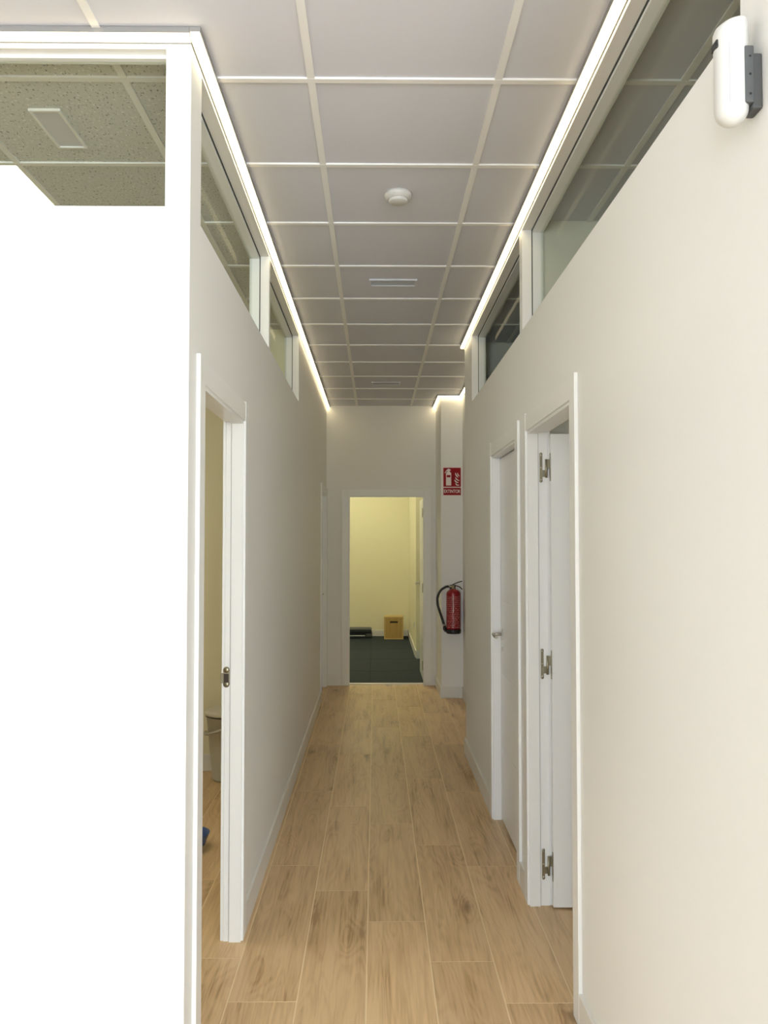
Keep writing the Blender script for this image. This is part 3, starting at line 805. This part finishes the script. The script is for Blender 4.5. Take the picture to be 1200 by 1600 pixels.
dg = bpy.context.evaluated_depsgraph_get(); tme = bpy.data.meshes.new_from_object(tob.evaluated_get(dg))
bpy.data.objects.remove(tob)
xs_ = [v.co.x for v in tme.vertices]; sc = (W_ - 2 * e - .012) / (max(xs_) - min(xs_)); cx_ = (max(xs_) + min(xs_)) / 2
for v in tme.vertices:
    v.co = Vector(((v.co.x - cx_) * sc, -.0052 - v.co.z, v.co.y * 1.1 + (.0425 + e * .3)))
tme.materials.clear(); tme.materials.append(M['sign_white'])
to = bpy.data.objects.new('lettering', tme); COL.objects.link(to); to.parent = sg

# ------------------------------------------------------------------ exercise room: plywood box, step, socket
MZ = 0.012
bx0, bx1, by0, by1, bz1 = 0.142, 0.448, 13.20, 13.49, 0.372
pb = empty('plyometric_box', ((bx0 + bx1) / 2, (by0 + by1) / 2, MZ)); tag(pb, 'small plywood jump box with a dark hand slot', 'box')
t = .018
def holed(name, y0, y1):
    m_ = MB(); sx0, sx1, sz0, sz1 = .232, .360, .268, .300
    m_.box(bx0 + t, bx1 - t, y0, y1, MZ + t, sz0); m_.box(bx0 + t, bx1 - t, y0, y1, sz1, bz1 - t)
    m_.box(bx0 + t, sx0, y0, y1, sz0, sz1); m_.box(sx1, bx1 - t, y0, y1, sz0, sz1)
    return m_.build(name, 'ply', pb)
holed('front_panel', by0 + .001, by0 + t)
MB().box(.225, .367, by0 + t, by0 + t + .004, .255, .312).build('slot_shade', 'dark', pb)  # dark sheet standing in for the shade inside the box
MB().box(bx0 + t, bx1 - t, by1 - t, by1, MZ + t, bz1 - t).build('back_panel', 'ply', pb)
MB().box(bx0, bx0 + t, by0, by1, MZ, bz1 - t, .001).build('side_panel', 'ply_edge', pb)
MB().box(bx1 - t, bx1, by0, by1, MZ, bz1 - t, .001).build('side_panel', 'ply_edge', pb)
MB().box(bx0, bx1, by0, by1, bz1 - t, bz1, .001).build('top_panel', 'ply_edge', pb)
MB().box(bx0 + t, bx1 - t, by0, by1, MZ, MZ + t).build('bottom_panel', 'ply_edge', pb)

st = empty('aerobic_step', (-.5, 13.43, MZ)); tag(st, 'low black aerobic step on the dark mats, cut off by the door frame', 'step')
MB().box(-1.05, -.060, 13.28, 13.60, .108, .160, .008).build('platform', 'step_black', st)
MB().box(-1.03, -.080, 13.30, 13.58, .158, .1685, .003).build('top_pad', 'step_grey', st)
MB().box(-1.05, -.052, 13.305, 13.575, MZ, .110, .010).build('riser', 'step_black', st)
MB().box(-.99, -.165, 13.290, 13.31, .052, .064, .002).build('stripe', 'step_streak', st)  # pale bar painted in for a streak of light on the step
MB().box(-.150, -.062, 13.293, 13.31, .046, .088, .006).build('foot', 'step_grey', st)

so = empty('wall_socket', (0.55, 11.57, 0.36)); tag(so, 'small white wall socket low in the exercise room', 'socket')
MB().box(0.541, 0.55, 11.53, 11.61, .365, .445, .002).build('plate', 'plastic', so)
MB().lathe(0.5405, 11.57, [(0, 0), (.022, 0), (.022, .002), (0, .002)], 20, .405, Matrix.Rotation(-math.pi / 2, 4, 'Y')).build('socket_face', 'grille', so)

# ------------------------------------------------------------------ left room: bucket and bowl
BX, BY = -0.985, 5.60
bu = empty('lidded_bucket', (BX, BY, 0)); tag(bu, 'grey plastic bucket with cream lid behind the left doorway', 'bucket')
MB().lathe(BX, BY, [(0, .0), (.100, .0), (.108, .006), (.110, .018), (.106, .022), (.146, .425), (.150, .428), (.150, .436), (0, .436)], 40).build('body', 'bin', bu)
MB().lathe(BX, BY, [(.146, .432), (.158, .434), (.159, .450), (.152, .460), (.128, .466), (.118, .460), (.112, .4575), (0, .4575)], 40).build('lid', 'bin_lid', bu)
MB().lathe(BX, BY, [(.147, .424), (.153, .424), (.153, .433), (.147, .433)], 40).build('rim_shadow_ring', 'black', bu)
hpts = [(BX + .150 * math.cos(a), BY - .012 + .166 * math.sin(a), .365 + .055 * math.cos(a)) for a in [math.pi + math.pi * k / 20 for k in range(21)]]
MB().tube(hpts, .0095, 10).build('handle', 'bin', bu)

bw = empty('plastic_bowl', (-0.958, 4.33, 0)); tag(bw, 'blue plastic bowl on the floor of the left room', 'bowl')
MB().lathe(-0.958, 4.33, [(0, .0), (.050, .0), (.055, .004), (.080, .030), (.097, .080), (.101, .086), (.097, .087), (.090, .080), (.074, .034), (.050, .009), (0, .007)], 32).build('bowl', 'blue', bw)
MB().tube([(-0.905, 4.26, .070), (-0.935, 4.27, .098), (-0.985, 4.30, .115)], .007, 8).build('spoon', 'bracket', bw)
